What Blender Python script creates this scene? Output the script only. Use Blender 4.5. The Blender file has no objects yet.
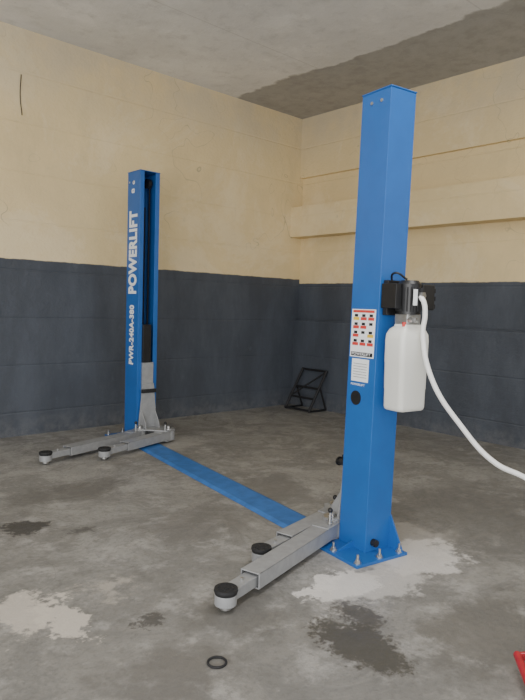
import bpy, bmesh, math, random
from mathutils import Vector, Matrix
random.seed(4)
f=614.0;h=1.45
X=Vector((679.5/f,23/f,-1)).normalized()
Y=Vector((-557.5/f,61/f,-1)); Y=(Y-X*Y.dot(X)).normalized()
Z=X.cross(Y)
R=Matrix((X,Y,Z))
SC=bpy.context.scene
COL=SC.collection
cd=bpy.data.cameras.new("camera");cam=bpy.data.objects.new("camera",cd);COL.objects.link(cam)
cam.matrix_world=Matrix.Translation((0,0,h))@R.to_4x4()
cd.lens=f*36/700;cd.clip_start=0.05;SC.camera=cam

# ---------------------------------------------------------------- materials
class NT:
    def __init__(s,name):
        s.m=bpy.data.materials.new(name);s.m.use_nodes=True
        s.t=s.m.node_tree;s.n=s.t.nodes;s.l=s.t.links
        s.b=s.n["Principled BSDF"]
        g=s.n.new("ShaderNodeNewGeometry");s.pos=g.outputs["Position"]
        sp=s.n.new("ShaderNodeSeparateXYZ");s.l.new(s.pos,sp.inputs[0]);s.x,s.y,s.z=sp.outputs
    def lk(s,a,b):
        if isinstance(a,(int,float)): b.default_value=a
        elif isinstance(a,tuple): b.default_value=(*a,1) if len(a)==3 and b.type=='RGBA' else a
        else: s.l.new(a,b)
    def noise(s,scale,detail=4,rough=.6,vec=None,dist=0):
        n=s.n.new("ShaderNodeTexNoise");n.inputs["Scale"].default_value=scale;n.inputs["Detail"].default_value=detail
        n.inputs["Roughness"].default_value=rough;n.inputs["Distortion"].default_value=dist
        s.l.new(vec or s.pos,n.inputs["Vector"]);return n.outputs["Fac"]
    def math(s,op,a,b=0.0,c=0.0):
        n=s.n.new("ShaderNodeMath");n.operation=op
        s.lk(a,n.inputs[0]);s.lk(b,n.inputs[1])
        if op in('MULTIPLY_ADD',): s.lk(c,n.inputs[2])
        return n.outputs[0]
    def ramp(s,a,lo,hi,o0=0.,o1=1.):
        n=s.n.new("ShaderNodeMapRange");n.interpolation_type='SMOOTHSTEP'
        s.lk(a,n.inputs[0]);n.inputs[1].default_value=lo;n.inputs[2].default_value=hi
        n.inputs[3].default_value=o0;n.inputs[4].default_value=o1;return n.outputs[0]
    def mix(s,fac,a,b):
        n=s.n.new("ShaderNodeMix");n.data_type='RGBA'
        s.lk(fac,n.inputs[0]);s.lk(a,n.inputs[6]);s.lk(b,n.inputs[7]);return n.outputs[2]
    def scalevec(s,v):
        n=s.n.new("ShaderNodeVectorMath");n.operation='MULTIPLY';s.l.new(s.pos,n.inputs[0]);n.inputs[1].default_value=v;return n.outputs[0]
    def dist(s,c,sc=(1,1,1)):
        a=s.n.new("ShaderNodeVectorMath");a.operation='SUBTRACT';s.l.new(s.pos,a.inputs[0]);a.inputs[1].default_value=c
        b=s.n.new("ShaderNodeVectorMath");b.operation='MULTIPLY';s.l.new(a.outputs[0],b.inputs[0]);b.inputs[1].default_value=sc
        d=s.n.new("ShaderNodeVectorMath");d.operation='LENGTH';s.l.new(b.outputs[0],d.inputs[0]);return d.outputs["Value"]
    def crack(s,scale,w,mscale,lo,hi):
        a=s.math('ABSOLUTE',s.math('SUBTRACT',s.noise(scale,3,.6,dist=.3),.5))
        return s.math('MULTIPLY',s.ramp(a,w,0.0),s.ramp(s.noise(mscale,2),lo,hi))
    def bump(s,hgt,strength=.2,distance=.01):
        n=s.n.new("ShaderNodeBump");n.inputs["Strength"].default_value=strength;n.inputs["Distance"].default_value=distance
        s.l.new(hgt,n.inputs["Height"]);s.l.new(n.outputs[0],s.b.inputs["Normal"])
    def col(s,c): s.lk(c,s.b.inputs["Base Color"])
    def rough(s,c): s.lk(c,s.b.inputs["Roughness"])

def simple(name,c,rough=.5,metal=0.,var=.12,scale=25,bump=0):
    k=NT(name)
    n=k.noise(scale,3)
    k.col(k.mix(k.ramp(n,.3,.7),tuple(v*(1-var) for v in c),tuple(min(1,v*(1+var)) for v in c)))
    k.rough(rough);k.b.inputs["Metallic"].default_value=metal
    if bump:k.bump(n,bump,.003)
    return k.m
M_blue=simple("blue_powder_coat",(.018,.115,.385),.36,0,.04,6)
M_plate=simple("blue_floor_plate",(.035,.15,.43),.5,0,.15,9)
M_grey=simple("grey_arm_paint",(.30,.305,.31),.42,.1,.08,20)
M_black=simple("black_plastic",(.012,.012,.013),.4)
M_rubber=simple("black_rubber",(.014,.014,.015),.75)
M_steel=simple("zinc_steel",(.55,.55,.54),.3,.9)
M_white=simple("white_print",(.85,.87,.88),.5,0,.02)
M_red=simple("red_paint",(.42,.02,.03),.35)
M_redp=simple("red_print",(.6,.05,.04),.5,0,.02)
M_yel=simple("yellow_print",(.75,.5,.04),.5)
M_hose=simple("white_hose_pvc",(.78,.78,.76),.4,0,.03)
M_dark=simple("dark_steel",(.02,.02,.022),.5,.3)
k=NT("translucent_tank_plastic");k.col((.74,.74,.69));k.rough(.35);k.b.inputs["Subsurface Weight"].default_value=.25;k.b.inputs["Subsurface Radius"].default_value=(.05,.05,.045);k.b.inputs["Subsurface Scale"].default_value=.3;M_tank=k.m

# walls
def wallmat(name,cream,blue,bound,seed):
    k=NT(name)
    nb=k.noise(1.1,6,.65);nf=k.noise(9,6,.7);nst=k.noise(2.2,6,.7,k.scalevec((1,1,.35)));nd=k.noise(.6,8,.75,dist=.6)
    up=k.mix(k.ramp(nb,.3,.7),tuple(v*.90 for v in cream),cream)
    up=k.mix(k.ramp(nst,.52,.72,0,.4),up,tuple(v*.78 for v in cream))
    up=k.mix(k.ramp(nd,.5,.62,0,.3),up,(.86,.76,.55))
    up=k.mix(k.ramp(nf,.56,.76,0,.35),up,(.60,.49,.32))
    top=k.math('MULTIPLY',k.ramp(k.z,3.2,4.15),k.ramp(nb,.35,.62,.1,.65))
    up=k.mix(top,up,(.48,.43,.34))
    up=k.mix(k.math('MULTIPLY',k.crack(.9,.0022,.8,.45,.6),.55),up,(.30,.25,.17))
    lo=k.mix(k.ramp(nst,.35,.7),tuple(v*.82 for v in blue),tuple(v*1.2 for v in blue))
    lo=k.mix(k.ramp(nf,.55,.8,0,.3),lo,tuple(v*1.8 for v in blue))
    dust=k.math('MULTIPLY',k.ramp(k.z,.3,0.0),k.ramp(nf,.35,.65,.0,.3))
    lo=k.mix(dust,lo,(.22,.215,.21))
    zz=k.math('ADD',k.z,k.math('MULTIPLY',k.math('SUBTRACT',k.noise(8,3),.5),.02))
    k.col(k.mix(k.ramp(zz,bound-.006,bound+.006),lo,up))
    k.rough(k.ramp(k.z,bound-.01,bound+.01,.6,.85))
    hh=k.math('ADD',k.noise(2.0,6,.6),k.math('MULTIPLY',k.noise(30,4),.2))
    j=k.math('ABSOLUTE',k.math('SUBTRACT',k.math('FRACT',k.math('MULTIPLY',k.z,2.0)),.5))
    hh=k.math('SUBTRACT',hh,k.math('MULTIPLY',k.ramp(j,.03,0.0),.2))
    k.bump(hh,.6,.035)
    return k.m
cream=(.78,.62,.345);blu=(.064,.074,.092)
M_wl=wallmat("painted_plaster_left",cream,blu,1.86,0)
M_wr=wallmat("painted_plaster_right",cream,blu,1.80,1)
# ceiling
k=NT("ceiling_concrete")
n1=k.noise(.8,6,.6);n2=k.noise(5,6,.7);n3=k.noise(1.6,8,.75);n6=k.noise(14,6,.75)
c=k.mix(k.ramp(n1,.3,.7),(.68,.675,.66),(.82,.81,.79))
c=k.mix(k.ramp(n2,.48,.72,0,.5),c,(.52,.515,.50))
c=k.mix(k.ramp(n3,.52,.66,0,.4),c,(.88,.87,.85))
c=k.mix(k.ramp(n6,.6,.75,0,.4),c,(.36,.355,.34))
xx=k.math('ADD',k.x,k.math('MULTIPLY',k.math('SUBTRACT',n1,.5),.7))
dk=k.math('MULTIPLY',k.ramp(xx,5.2,5.25),k.ramp(n2,.3,.65,.92,.72))
c=k.mix(dk,c,(.29,.285,.27))
sy=k.math('ABSOLUTE',k.math('SUBTRACT',k.math('FRACT',k.math('MULTIPLY',k.y,.5)),.5))
c=k.mix(k.ramp(sy,.006,0.0,0,.35),c,(.38,.37,.35))
k.col(c);k.rough(.9);k.bump(k.math('ADD',n3,k.math('MULTIPLY',n2,.4)),.4,.03);M_ceil=k.m
# floor
k=NT("worn_concrete_floor")
n1=k.noise(.7,6,.65,dist=.5);n2=k.noise(4,8,.7);n3=k.noise(30,5,.7);n4=k.noise(1.7,8,.75,dist=.8);n5=k.noise(9,8,.75)
c=k.mix(k.ramp(n1,.3,.7),(.215,.207,.19),(.335,.325,.30))
c=k.mix(k.ramp(n4,.44,.58,0,.65),c,(.165,.16,.147))
c=k.mix(k.ramp(n2,.50,.66,0,.6),c,(.42,.405,.38))
c=k.mix(k.ramp(n5,.50,.66,0,.5),c,(.145,.14,.128))
c=k.mix(k.ramp(n3,.48,.70,0,.5),c,(.13,.125,.115))
c=k.mix(k.math('MULTIPLY',k.crack(.8,.0015,.7,.45,.6),.6),c,(.08,.075,.07))
dn=k.math('ADD',k.math('MULTIPLY',k.math('SUBTRACT',n2,.5),.75),k.math('MULTIPLY',k.math('SUBTRACT',n5,.5),.5))
dn2=k.math('ADD',k.math('MULTIPLY',k.math('SUBTRACT',n2,.5),.45),k.math('MULTIPLY',k.math('SUBTRACT',n3,.5),.35))
def patch(c,cen,sc,r0,r1,colr,amt,nz=dn):
    d=k.math('ADD',k.dist(cen,sc),nz)
    return k.mix(k.ramp(d,r1,r0,0,amt),c,colr)
c=patch(c,(2.06,1.58,0),(1.3,.8,1),.15,.22,(.065,.059,.046),.9,dn2)
c=patch(c,(2.28,1.80,0),(1.5,1.0,1),.12,.19,(.075,.068,.055),.85,dn2)
c=patch(c,(1.85,2.15,0),(1.0,1.0,1),.15,.32,(.12,.113,.10),.6)
c=patch(c,(1.47,3.82,0),(1.2,1.2,1),.13,.18,(.055,.052,.047),.9,dn2)
c=patch(c,(1.75,3.55,0),(1,1.4,1),.02,.10,(.08,.076,.07),.8,dn2)
c=patch(c,(1.47,2.34,0),(1.2,1.5,1),.07,.11,(.07,.066,.06),.8,dn2)
c=patch(c,(2.0,4.35,0),(.6,1.5,1),.18,.42,(.14,.133,.12),.7)
c=patch(c,(2.3,3.2,0),(.8,1.0,1),.14,.4,(.15,.142,.13),.6)
c=patch(c,(3.2,3.5,0),(.8,1.0,1),.14,.4,(.16,.152,.14),.6)
c=patch(c,(1.3,1.9,0),(.8,1.0,1),.1,.3,(.14,.132,.12),.7)
c=patch(c,(2.6,1.3,0),(.7,1.2,1),.2,.35,(.13,.123,.11),.7)
c=patch(c,(3.9,2.2,0),(.5,.8,1),.3,.6,(.13,.125,.115),.6)
c=patch(c,(2.44,2.02,0),(.9,1.4,1),.17,.23,(.74,.71,.67),.9)
c=patch(c,(2.62,1.93,0),(.6,1.4,1),.20,.30,(.60,.575,.54),.65)
c=patch(c,(3.12,1.95,0),(.9,1.2,1),.19,.29,(.70,.675,.64),.85)
c=patch(c,(3.05,2.2,0),(.8,1.0,1),.25,.5,(.50,.47,.43),.5)
c=patch(c,(1.17,2.6,0),(1.7,.9,1),.14,.20,(.60,.55,.48),.85)
c=patch(c,(1.04,2.73,0),(1.4,.9,1),.14,.22,(.58,.53,.46),.8)
c=patch(c,(1.45,2.75,0),(1.,1.,1),.02,.14,(.55,.50,.43),.5)
c=patch(c,(3.3,5.3,0),(.6,1.2,1),.25,.5,(.48,.46,.42),.4)
k.col(c);
k.rough(k.ramp(k.math('ADD',n4,k.math('MULTIPLY',n3,.2)),.35,.8,.34,.68))
k.bump(k.math('ADD',n3,k.math('MULTIPLY',n2,.6)),.3,.012);M_floor=k.m

# ---------------------------------------------------------------- mesh helpers
def tfid(u,w,z):return Vector((u,w,z))
def mkobj(name,bm,mat,parent=None,smooth=False,bevel=0,seg=2):
    bmesh.ops.recalc_face_normals(bm,faces=bm.faces)
    me=bpy.data.meshes.new(name)
    if parent: bmesh.ops.translate(bm,verts=bm.verts,vec=-parent.location)
    bm.to_mesh(me);bm.free()
    ob=bpy.data.objects.new(name,me);COL.objects.link(ob)
    me.materials.append(mat)
    if parent: ob.parent=parent
    if smooth:
        for p in me.polygons:p.use_smooth=True
        try: me.set_sharp_from_angle(angle=math.radians(40))
        except Exception: pass
    if bevel:
        b=ob.modifiers.new("bevel","BEVEL");b.width=bevel;b.segments=seg;b.limit_method='ANGLE';b.angle_limit=math.radians(40)
        b.harden_normals=False
    return ob
def addbox(bm,tf,u0,u1,w0,w1,z0,z1):
    vs=[bm.verts.new(tf(u,w,z)) for z in(z0,z1) for u,w in((u0,w0),(u1,w0),(u1,w1),(u0,w1))]
    for q in((0,1,2,3),(4,5,6,7),(0,1,5,4),(1,2,6,5),(2,3,7,6),(3,0,4,7)): bm.faces.new([vs[i] for i in q])
def box(name,mat,parent,tf,u0,u1,w0,w1,z0,z1,bevel=.003):
    bm=bmesh.new();addbox(bm,tf,u0,u1,w0,w1,z0,z1);return mkobj(name,bm,mat,parent,bevel=bevel)
def addprism(bm,tf,pts,z0,z1):
    a=[bm.verts.new(tf(p[0],p[1],z0)) for p in pts];b=[bm.verts.new(tf(p[0],p[1],z1)) for p in pts];n=len(pts)
    bm.faces.new(a);bm.faces.new(b)
    for i in range(n): bm.faces.new((a[i],a[(i+1)%n],b[(i+1)%n],b[i]))
def addpoly(bm,A,B):
    a=[bm.verts.new(p) for p in A];b=[bm.verts.new(p) for p in B];n=len(a)
    bm.faces.new(a);bm.faces.new(b)
    for i in range(n): bm.faces.new((a[i],a[(i+1)%n],b[(i+1)%n],b[i]))
def addcyl(bm,p0,p1,r0,r1=None,seg=24):
    p0=Vector(p0);p1=Vector(p1);r1=r0 if r1 is None else r1
    d=(p1-p0).normalized();s=Vector((0,0,1)) if abs(d.z)<.9 else Vector((1,0,0))
    a=d.cross(s).normalized();b=d.cross(a)
    A=[p0+(a*math.cos(t)+b*math.sin(t))*r0 for t in [2*math.pi*i/seg for i in range(seg)]]
    B=[p1+(a*math.cos(t)+b*math.sin(t))*r1 for t in [2*math.pi*i/seg for i in range(seg)]]
    addpoly(bm,A,B)
def cyl(name,mat,parent,p0,p1,r0,r1=None,seg=24,bevel=0):
    bm=bmesh.new();addcyl(bm,p0,p1,r0,r1,seg);return mkobj(name,bm,mat,parent,True,bevel)
def tube(name,mat,parent,pts,r,res=12,cyclic=False):
    cu=bpy.data.curves.new(name,"CURVE");cu.dimensions='3D';sp=cu.splines.new('BEZIER');sp.bezier_points.add(len(pts)-1)
    off=parent.location if parent else Vector((0,0,0))
    for bp,p in zip(sp.bezier_points,pts):
        bp.co=Vector(p)-off;bp.handle_left_type=bp.handle_right_type='AUTO'
    sp.use_cyclic_u=cyclic;cu.bevel_depth=r;cu.bevel_resolution=4;cu.resolution_u=res;cu.use_fill_caps=True
    tmp=bpy.data.objects.new("t",cu);COL.objects.link(tmp)
    dg=bpy.context.evaluated_depsgraph_get();dg.update();me=bpy.data.meshes.new_from_object(tmp.evaluated_get(dg))
    bpy.data.objects.remove(tmp);ob=bpy.data.objects.new(name,me);COL.objects.link(ob);me.materials.clear();me.materials.append(mat)
    for p in me.polygons:p.use_smooth=True
    if parent:ob.parent=parent
    return ob
def polytube(bm,pts,r,seg=10):
    for a,b in zip(pts[:-1],pts[1:]): addcyl(bm,a,b,r,seg=seg)
def empty(name,loc):
    e=bpy.data.objects.new(name,None);e.location=loc;COL.objects.link(e);return e
def text(name,s,mat,parent,origin,right,up,size,bold=.0,sx=1.0,align='LEFT'):
    cu=bpy.data.curves.new(name,"FONT");cu.body=s;cu.size=size;cu.extrude=.0006;cu.offset=bold;cu.align_x=align;cu.space_character=1.08
    tmp=bpy.data.objects.new("t",cu);COL.objects.link(tmp)
    dg=bpy.context.evaluated_depsgraph_get();dg.update();me=bpy.data.meshes.new_from_object(tmp.evaluated_get(dg));bpy.data.objects.remove(tmp)
    right=Vector(right).normalized();up=Vector(up).normalized();n=right.cross(up)
    w=max(v.co.x for v in me.vertices)
    for v in me.vertices:
        c=v.co.copy();v.co=Vector(origin)-parent.location+right*c.x*(sx/w)+up*c.y+n*c.z
    ob=bpy.data.objects.new(name,me);COL.objects.link(ob);me.materials.clear();me.materials.append(mat);ob.parent=parent;return ob

# ---------------------------------------------------------------- room
RX=6.56;LY=6.46;CH=4.18
def rbox(name,mat,*a): return box(name,mat,None,tfid,*a,bevel=0)
rbox("floor",M_floor,-5,RX+.3,-5,LY+.3,-.2,0)
rbox("ceiling",M_ceil,-5,RX+.3,-5,LY+.3,CH,CH+.2)
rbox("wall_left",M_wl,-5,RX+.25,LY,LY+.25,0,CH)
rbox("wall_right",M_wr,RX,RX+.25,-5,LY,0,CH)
rbox("trim_1",M_wr,RX-.22,RX,-5,LY,2.46,2.89)
rbox("trim_2",M_wr,RX-.05,RX,-5,LY,3.33,CH)
rbox("trim_3",M_wr,RX-.08,RX,-5,LY,0,1.27)

# ---------------------------------------------------------------- lift
lift=empty("two_post_car_lift",(3.1,4.0,0))
class Post:
    def __init__(s,O,b,w,W,D,lean=0): s.O=Vector((*O,0));s.b=Vector((*b,0)).normalized();s.w=Vector((*w,0)).normalized();s.W=W;s.D=D;s.lean=Vector((.74,-.67,0))*lean
    def __call__(s,u,w,z): return s.O+s.b*u+s.w*w+Vector((0,0,z))+s.lean*(z-1.5)
PR=Post((2.86,2.17),(.989,-.148),(.148,.989),.20,.235,.0135)
PL=Post((3.33,5.86),(1,0),(0,-1),.235,.25)
def bolt(bm,p,r=.013,hh=.03):
    addcyl(bm,p,p+Vector((0,0,.006)),r*1.7,seg=16);addcyl(bm,p+Vector((0,0,.006)),p+Vector((0,0,.02)),r*1.15,seg=6);addcyl(bm,p,p+Vector((0,0,hh+.02)),r*.6,seg=10)
def post(tag,P,H):
    t=.008;l=.05;W=P.W;D=P.D
    pts=[(0,D),(0,0),(W,0),(W,D),(W-l,D),(W-l,D-t),(W-t,D-t),(W-t,t),(t,t),(t,D-t),(l,D-t),(l,D)]
    bm=bmesh.new();addprism(bm,P,pts,.015,H);mkobj(tag+"_column",bm,M_blue,lift,bevel=.003)
    box(tag+"_top_cap",M_blue,lift,P,-.004,W+.004,-.004,D+.004,H,H+.008)
    box(tag+"_base_plate",M_blue,lift,P,-.17,W+.03,-.12,D+.14,0.0,.018,.002)
    bm=bmesh.new()
    for u,w in((-.14,-.09),(-.14,.12),(W-.01,-.09),(.03,-.09),(-.13,D+.09),(W+.0,D+.09)): bolt(bm,P(u,w,.018))
    mkobj(tag+"_anchor_bolts",bm,M_steel,lift,True)
    bm=bmesh.new()
    def guss(u,w,du,dw,hh,th):
        px,py=(0,th) if du else (th,0)
        A=[P(u,w,.018),P(u+du,w+dw,.018),P(u,w,.018+hh)];B=[P(u+px,w+py,.018),P(u+du+px,w+dw+py,.018),P(u+px,w+py,.018+hh)]
        addpoly(bm,A,B)
    guss(W-.008,0,0,-.115,.20,.01);guss(0,.10,-.13,0,.04,.01)
    mkobj(tag+"_gussets",bm,M_blue,lift)
    cyl(tag+"_hydraulic_cylinder",M_dark,lift,P(W*.5,D*.4,.1),P(W*.5,D*.4,H-.35),.035)
    cyl(tag+"_piston_rod",M_steel,lift,P(W*.5,D*.4,H-.35),P(W*.5,D*.4,H-.1),.018)
    bm=bmesh.new();addbox(bm,P,W*.5+.05,W*.5+.065,D*.55,D*.6,.8,H-.12);addcyl(bm,P(W*.5+.03,D*.5,H-.1),P(W*.5+.07,D*.5,H-.1),.05)
    mkobj(tag+"_chain_and_pulley",bm,M_dark,lift)
    c0=.052;c1=W-.052
    bm=bmesh.new();addbox(bm,P,c0,c1,D*.6,D+.02,.05,.82)
    addpoly(bm,[P(c0-.05,D+.02,.12),P(c1+.05,D+.02,.12),P(c1,D+.02,.60),P(c0,D+.02,.60)],[P(c0-.05,D+.035,.12),P(c1+.05,D+.035,.12),P(c1,D+.035,.60),P(c0,D+.035,.60)])
    for u in(c0-.02,c1+.01): addpoly(bm,[P(u,D+.03,.12),P(u,D+.14,.12),P(u,D+.12,.20),P(u,D+.03,.33)],[P(u+.01,D+.03,.12),P(u+.01,D+.14,.12),P(u+.01,D+.12,.20),P(u+.01,D+.03,.33)])
    mkobj(tag+"_carriage",bm,M_grey,lift,bevel=.002)
    box(tag+"_slider_block",M_black,lift,P,c0-.005,c1-.04,D*.55,D+.03,.82,1.22)
    box(tag+"_bumper",M_rubber,lift,P,c0-.02,c1+.02,D+.03,D+.05,.50,.54)
    bm=bmesh.new()
    sh=[(-.04,D+.012),(W+.04,D+.012),(W+.06,D+.28),(W-.06,D+.32),(.02,D+.16),(-.05,D+.10)]
    addprism(bm,P,sh,.122,.136);addprism(bm,P,sh,.018,.032)
    addbox(bm,P,-.02,W+.02,D+.012,D+.03,.02,.15)
    mkobj(tag+"_arm_mount",bm,M_grey,lift,bevel=.002)
def arm(tag,piv,pad,frac,z0=.036,wd=.115,hh=.082):
    piv=Vector((*piv,0));pad=Vector((*pad,0));d=(pad-piv);L=d.length;d.normalize();n=Vector((-d.y,d.x,0))
    T=lambda u,w,z:piv+d*u+n*w+Vector((0,0,z))
    z1=z0+hh
    bm=bmesh.new();t=.007;Lo=L*frac
    addbox(bm,T,0,Lo,-wd/2,wd/2,z1-t,z1);addbox(bm,T,0,Lo,-wd/2,wd/2,z0,z0+t)
    addbox(bm,T,0,Lo,-wd/2,-wd/2+t,z0,z1);addbox(bm,T,0,Lo,wd/2-t,wd/2,z0,z1)
    mkobj(tag+"_outer_tube",bm,M_grey,lift,bevel=.004,seg=3)
    # rounded knuckle around the pivot pin
    bm=bmesh.new();addcyl(bm,T(0,0,z0-.003),T(0,0,z1+.003),wd*.58,seg=40)
    cheek=[(0,-wd*.56),(.12,-wd*.5-.004),(.16,-wd*.5),(.16,wd*.5),(.12,wd*.5+.004),(0,wd*.56)]
    addprism(bm,T,cheek,z1,z1+.006);mkobj(tag+"_knuckle",bm,M_grey,lift,True)
    w2=wd*.34
    bm=bmesh.new();addbox(bm,T,.12,L-.03,-w2,w2,z0+.010,z1-.018);addcyl(bm,T(L,0,z0-.006),T(L,0,z1-.035),.054,seg=32)
    mkobj(tag+"_inner_tube",bm,M_grey,lift,bevel=.003)
    bm=bmesh.new();addcyl(bm,T(L,0,.008),T(L,0,z1-.02),.028);addcyl(bm,T(0,0,z0-.02),T(0,0,z1+.05),.02);addcyl(bm,T(L-.13,0,z1-.018),T(L-.13,0,z1-.006),.008)
    mkobj(tag+"_pins",bm,M_steel,lift,True)
    bm=bmesh.new();zt=z1-.038
    addcyl(bm,T(L,0,zt),T(L,0,zt+.018),.052,.058,32);addcyl(bm,T(L,0,zt+.018),T(L,0,zt+.030),.058,.056,32);addcyl(bm,T(L,0,zt+.03),T(L,0,zt+.033),.014,seg=16)
    for i in range(12):
        a=i*math.pi/6;q=T(L+.036*math.cos(a),.036*math.sin(a),zt+.03);addcyl(bm,q,q+Vector((0,0,.003)),.006,seg=8)
    mkobj(tag+"_rubber_pad",bm,M_rubber,lift,True)
    bm=bmesh.new();ww=wd*.25
    addcyl(bm,T(.09,ww,z1),T(.09,ww,z1+.085),.008)
    for i in range(6): addcyl(bm,T(.09,ww,z1+.012+i*.01),T(.09,ww,z1+.016+i*.01),.014)
    addcyl(bm,T(0,0,z1+.018),T(0,0,z1+.030),.055,seg=14)
    mkobj(tag+"_angle_lock",bm,M_steel,lift,True)
    bm=bmesh.new();bmesh.ops.create_icosphere(bm,subdivisions=3,radius=.016,matrix=Matrix.Translation(T(.09,ww,z1+.095)))
    mkobj(tag+"_lock_knob",bm,M_black,lift,True)
post("near",PR,2.70);post("far",PL,2.80)
a=PR(-.0,PR.D+.07,0);b_=PR(PR.W,PR.D+.25,0)
arm("near_long_arm",(a.x,a.y),(1.80,2.19),.82)
arm("near_short_arm",(b_.x,b_.y),(2.27,2.46),.74)
a=PL(0,PL.D+.07,0);b_=PL(PL.W,PL.D+.25,0)
arm("far_long_arm",(a.x,a.y),(2.19,5.22),.80)
arm("far_short_arm",(b_.x,b_.y),(2.68,5.07),.72)
A0=Vector((2.87,2.55,0));A1=Vector((3.31,5.40,0));dd=(A1-A0).normalized();nn=Vector((dd.y,-dd.x,0))
bm=bmesh.new()
prof=[(-.135,0.002),(-.10,.017),(.10,.017),(.135,.002)]
addpoly(bm,[A0+nn*x+Vector((0,0,z)) for x,z in prof],[A1+nn*x+Vector((0,0,z)) for x,z in prof])
mkobj("floor_cover_plate",bm,M_plate,lift)
# ---- post graphics   (sx = total run length in metres)
text("far_brand_lettering","POWERLIFT",M_white,lift,Vector((3.328,5.665,1.535)),(0,0,1),(0,1,0),.205,.010,sx=.865)
text("far_type_lettering","PWR-240A-380",M_white,lift,Vector((3.328,5.70,.79)),(0,0,1),(0,1,0),.115,.005,sx=.63)
text("far_top_mark_1","8",M_white,lift,Vector((3.328,5.72,2.58)),(0,0,1),(0,1,0),.08,.002,sx=.05)
text("far_top_mark_2","o",M_white,lift,Vector((3.328,5.72,2.67)),(0,0,1),(0,1,0),.08,.002,sx=.04)
def decal(name,mat,w0,w1,z0,z1,off): return box(name,mat,lift,PR,-off,-off+.001,w0,w1,z0,z1,0)
decal("warning_label",M_white,.02,.222,1.165,1.45,.0015)
for r in range(4):
    for c in range(3):
        w0=.030+c*.063;z0=1.235+r*.05
        decal("label_pictogram",[M_redp,M_yel,M_white,M_redp][(r+c)%4] if r else M_redp,w0,w0+.05,z0,z0+.018,.003)
        decal("label_pictogram_ink",M_dark,w0+.012,w0+.04,z0+.02,z0+.036,.003)
decal("label_header",M_redp,.03,.212,1.43,1.445,.003)
decal("label_footer",M_dark,.03,.212,1.172,1.195,.003)
text("label_footer_text","POWERLIFT",M_white,lift,PR(-.0035,.205,1.177),-PR.w,(0,0,1),.022,0,sx=.16)
decal("data_sheet",M_white,.055,.20,1.02,1.155,.0015)
for i in range(6): decal("data_sheet_line",M_dark,.07,.185,1.045+i*.016,1.047+i*.016,.003)
text("model_plate_text","POWERLIFT",M_white,lift,PR(-.002,.2,.995),-PR.w,(0,0,1),.018,0,sx=.12)
cyl("side_hole_dark_disc",M_black,lift,PR(-.004,.15,.92),PR(.002,.15,.92),.043,seg=32)  # round hole in the column; its dark inside is put in as a black disc
bm=bmesh.new()
for w in(.07,.15): addcyl(bm,PR(-.005,w,2.64),PR(0,w,2.64),.010,seg=12)
for w in(.04,.12): addcyl(bm,PL(-.005,w,2.70),PL(0,w,2.70),.010,seg=12)
mkobj("top_bolts",bm,M_steel,lift)
D=PR.D
bm=bmesh.new();addcyl(bm,PR(.02,D,.50),PR(.02,D+.05,.50),.02);addcyl(bm,PR(.02,D+.05,.50),PR(.02,D+.06,.50),.028)
addcyl(bm,PR(.06,-.03,.07),PR(.06,0,.07),.022);mkobj("stop_knobs",bm,M_black,lift,True)
# ---- power unit on the back of near post
TC=PR(.125,-.11,0);TC.z=0;TC+=PR.lean*1.4
T=lambda u,w,z:TC+PR.b*u+PR.w*w+Vector((0,0,z))
def rrect(hu,hw,r,z,n=6):
    out=[]
    for cx,cy,a0 in((hu-r,hw-r,0),(-hu+r,hw-r,90),(-hu+r,-hw+r,180),(hu-r,-hw+r,270)):
        for i in range(n+1):
            t=math.radians(a0+90*i/n);out.append(T(cx+r*math.cos(t),cy+r*math.sin(t),z))
    return out
bm=bmesh.new();loops=[]
for z,s in((.88,.82),(.886,.90),(.90,.94),(1.0,.95),(1.005,.965),(1.15,.98),(1.155,.995),(1.28,1.0),(1.315,.97),(1.345,.82),(1.36,.62),(1.372,.60)):
    loops.append([bm.verts.new(p) for p in rrect(.112*s,.078*s,.03*s,z)])
n=len(loops[0])
for a,b in zip(loops[:-1],loops[1:]):
    for i in range(n): bm.faces.new((a[i],a[(i+1)%n],b[(i+1)%n],b[i]))
bm.faces.new(loops[0]);bm.faces.new(loops[-1])
mkobj("oil_reservoir",bm,M_tank,lift,True)
box("valve_block",M_steel,lift,T,-.06,.05,-.05,.045,1.372,1.43)
bm=bmesh.new();addcyl(bm,T(-.045,-.05,1.40),T(-.045,-.085,1.40),.016,seg=6);addcyl(bm,T(0,-.05,1.395),T(0,-.08,1.395),.012);addcyl(bm,T(-.04,-.0,1.43),T(-.04,0,1.45),.012)
mkobj("valve_cartridges",bm,M_steel,lift,True)
bm=bmesh.new()
addcyl(bm,T(0,0,1.43),T(0,0,1.60),.066,seg=32);addcyl(bm,T(0,0,1.60),T(0,0,1.62),.066,.05,32)
for i in range(20):
    t=2*math.pi*i/20;v=PR.b*math.cos(t)+PR.w*math.sin(t);addcyl(bm,T(0,0,1.445)+v*.068,T(0,0,1.58)+v*.068,.005,seg=6)
mkobj("electric_motor",bm,M_black,lift,True)
box("motor_terminal_box",M_black,lift,T,.065,.17,-.04,.05,1.455,1.60,.006)
bm=bmesh.new();addbox(bm,T,-.10,.04,.07,.105,1.42,1.62);addbox(bm,T,-.115,-.075,-.01,.105,1.46,1.60);mkobj("mounting_bracket",bm,M_black,lift,bevel=.003)
for i in range(3): box("terminal_box_rib",M_dark,lift,T,.17,.177,-.04,.05,1.465+i*.045,1.49+i*.045,.001)
box("motor_rating_plate",M_white,lift,T,-.045,-.012,-.0745,-.0735,1.48,1.57,0)
cyl("filler_cap",M_redp,lift,T(-.06,-.03,1.36),T(-.06,-.03,1.385),.012)
cyl("hose_gland",M_steel,lift,T(.02,-.06,1.535),T(.025,-.09,1.535),.022,seg=6)
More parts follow.
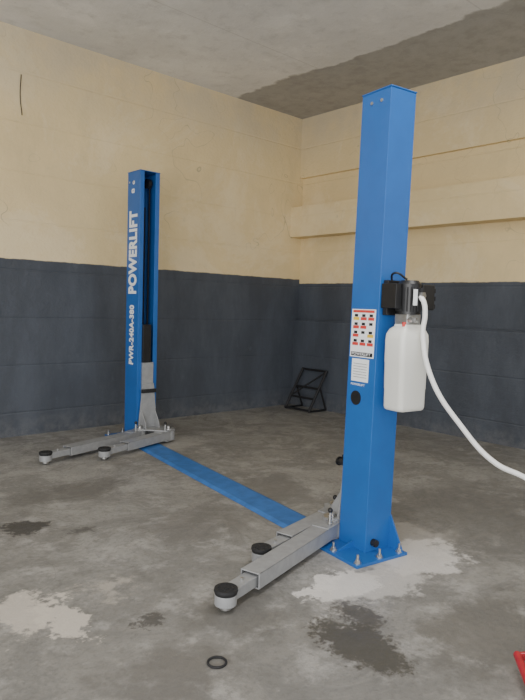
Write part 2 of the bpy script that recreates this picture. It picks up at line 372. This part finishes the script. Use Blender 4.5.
tube("motor_cable",M_black,lift,[T(-.04,.10,1.60),T(-.08,.04,1.66),T(-.02,-.0,1.625)],.006)
hs=tube("white_hose",M_hose,None,[T(.012,-.075,1.53),T(.012,-.10,1.50),T(.016,-.11,1.43),(2.962,1.938,1.33),(2.971,1.869,1.07),(3.035,1.721,.836),(3.076,1.531,.66),(3.143,1.396,.60),(3.25,1.1,.42),(3.3,.7,.12),(3.25,.3,.017),(3.1,-.2,.017)],.0145,20)
# ---------------------------------------------------------------- loose things
tube("rubber_o_ring",M_rubber,None,[(1.50+.037*math.cos(t),1.87+.037*math.sin(t),.005) for t in [i*math.pi/4 for i in range(8)]],.005,12,True)
bm=bmesh.new()
def lean(y,s): return Vector((6.10+.34*s,y,.02+.55*s))
ya,yb=6.20,5.74
for y in(ya,yb): polytube(bm,[lean(y,0),lean(y,1)],.02);polytube(bm,[lean(y,0),(6.44,y,.02),lean(y,.6)],.013)
for s in(0.02,.3,.55,.98): polytube(bm,[lean(ya,s),lean(yb,s)],.016)
polytube(bm,[lean(ya,.3),lean(yb,.98)],.012)
mkobj("black_steel_frame",bm,M_dark,None)
# floor jack (only its front corner reaches the picture)
jk=empty("floor_jack",(2.6,.7,0))
J=lambda u,w,z:Vector((2.375,.915,0))+Vector((.6,-.8,0))*u+Vector((.8,.6,0))*w+Vector((0,0,z))
bm=bmesh.new()
for w in(-.13,.12): addpoly(bm,[J(-.10,w,.05),J(0,w,.03),J(.6,w,.04),J(.6,w,.16),J(.35,w,.15),J(0,w,.09),J(-.1,w,.07)],[J(-.1,w+.014,.05),J(0,w+.014,.03),J(.6,w+.014,.04),J(.6,w+.014,.16),J(.35,w+.014,.15),J(0,w+.014,.09),J(-.1,w+.014,.07)])
addcyl(bm,J(-.09,-.13,.06),J(-.09,.134,.06),.016);addbox(bm,J,.1,.5,-.03,.03,.08,.13);mkobj("frame",bm,M_red,jk,bevel=.003)
bm=bmesh.new()
for w in(-.09,.09):
    addcyl(bm,J(.08,w-.015,.04),J(.08,w+.015,.04),.04);addcyl(bm,J(.58,w-.015,.045),J(.58,w+.015,.045),.045)
mkobj("wheels",bm,M_rubber,jk,True)
bm=bmesh.new();addcyl(bm,J(.14,0,.13),J(.14,0,.16),.05);addcyl(bm,J(.14,0,.09),J(.14,0,.13),.02);mkobj("saddle",bm,M_dark,jk,True)
bm=bmesh.new();addcyl(bm,J(.55,0,.12),J(1.1,0,.85),.016);mkobj("handle",bm,M_red,jk,True)
tube("wall_conduit",M_dark,None,[(2.43,LY-.01,3.72),(2.42,LY-.012,3.5),(2.44,LY-.01,3.32)],.004)

# ---------------------------------------------------------------- light
w=bpy.data.worlds.new("world");SC.world=w;w.use_nodes=True
w.node_tree.nodes["Background"].inputs[0].default_value=(.95,.97,1,1);w.node_tree.nodes["Background"].inputs[1].default_value=1.5
def area(name,loc,tgt,sx,sy,e,c=(1,.97,.92)):
    l=bpy.data.lights.new(name,"AREA");l.shape='RECTANGLE';l.size=sx;l.size_y=sy;l.energy=e;l.color=c
    o=bpy.data.objects.new(name,l);COL.objects.link(o);o.location=loc;o.rotation_euler=(Vector(tgt)-Vector(loc)).to_track_quat('-Z','Y').to_euler();return o
area("door_daylight",(-3,-1.,1.6),(4,4,2.6),5,3,330,(1,.985,.97))
area("ceiling_lamp",(2.5,1.2,4.1),(2.5,1.2,0),2.5,.4,70,(1,.98,.95))
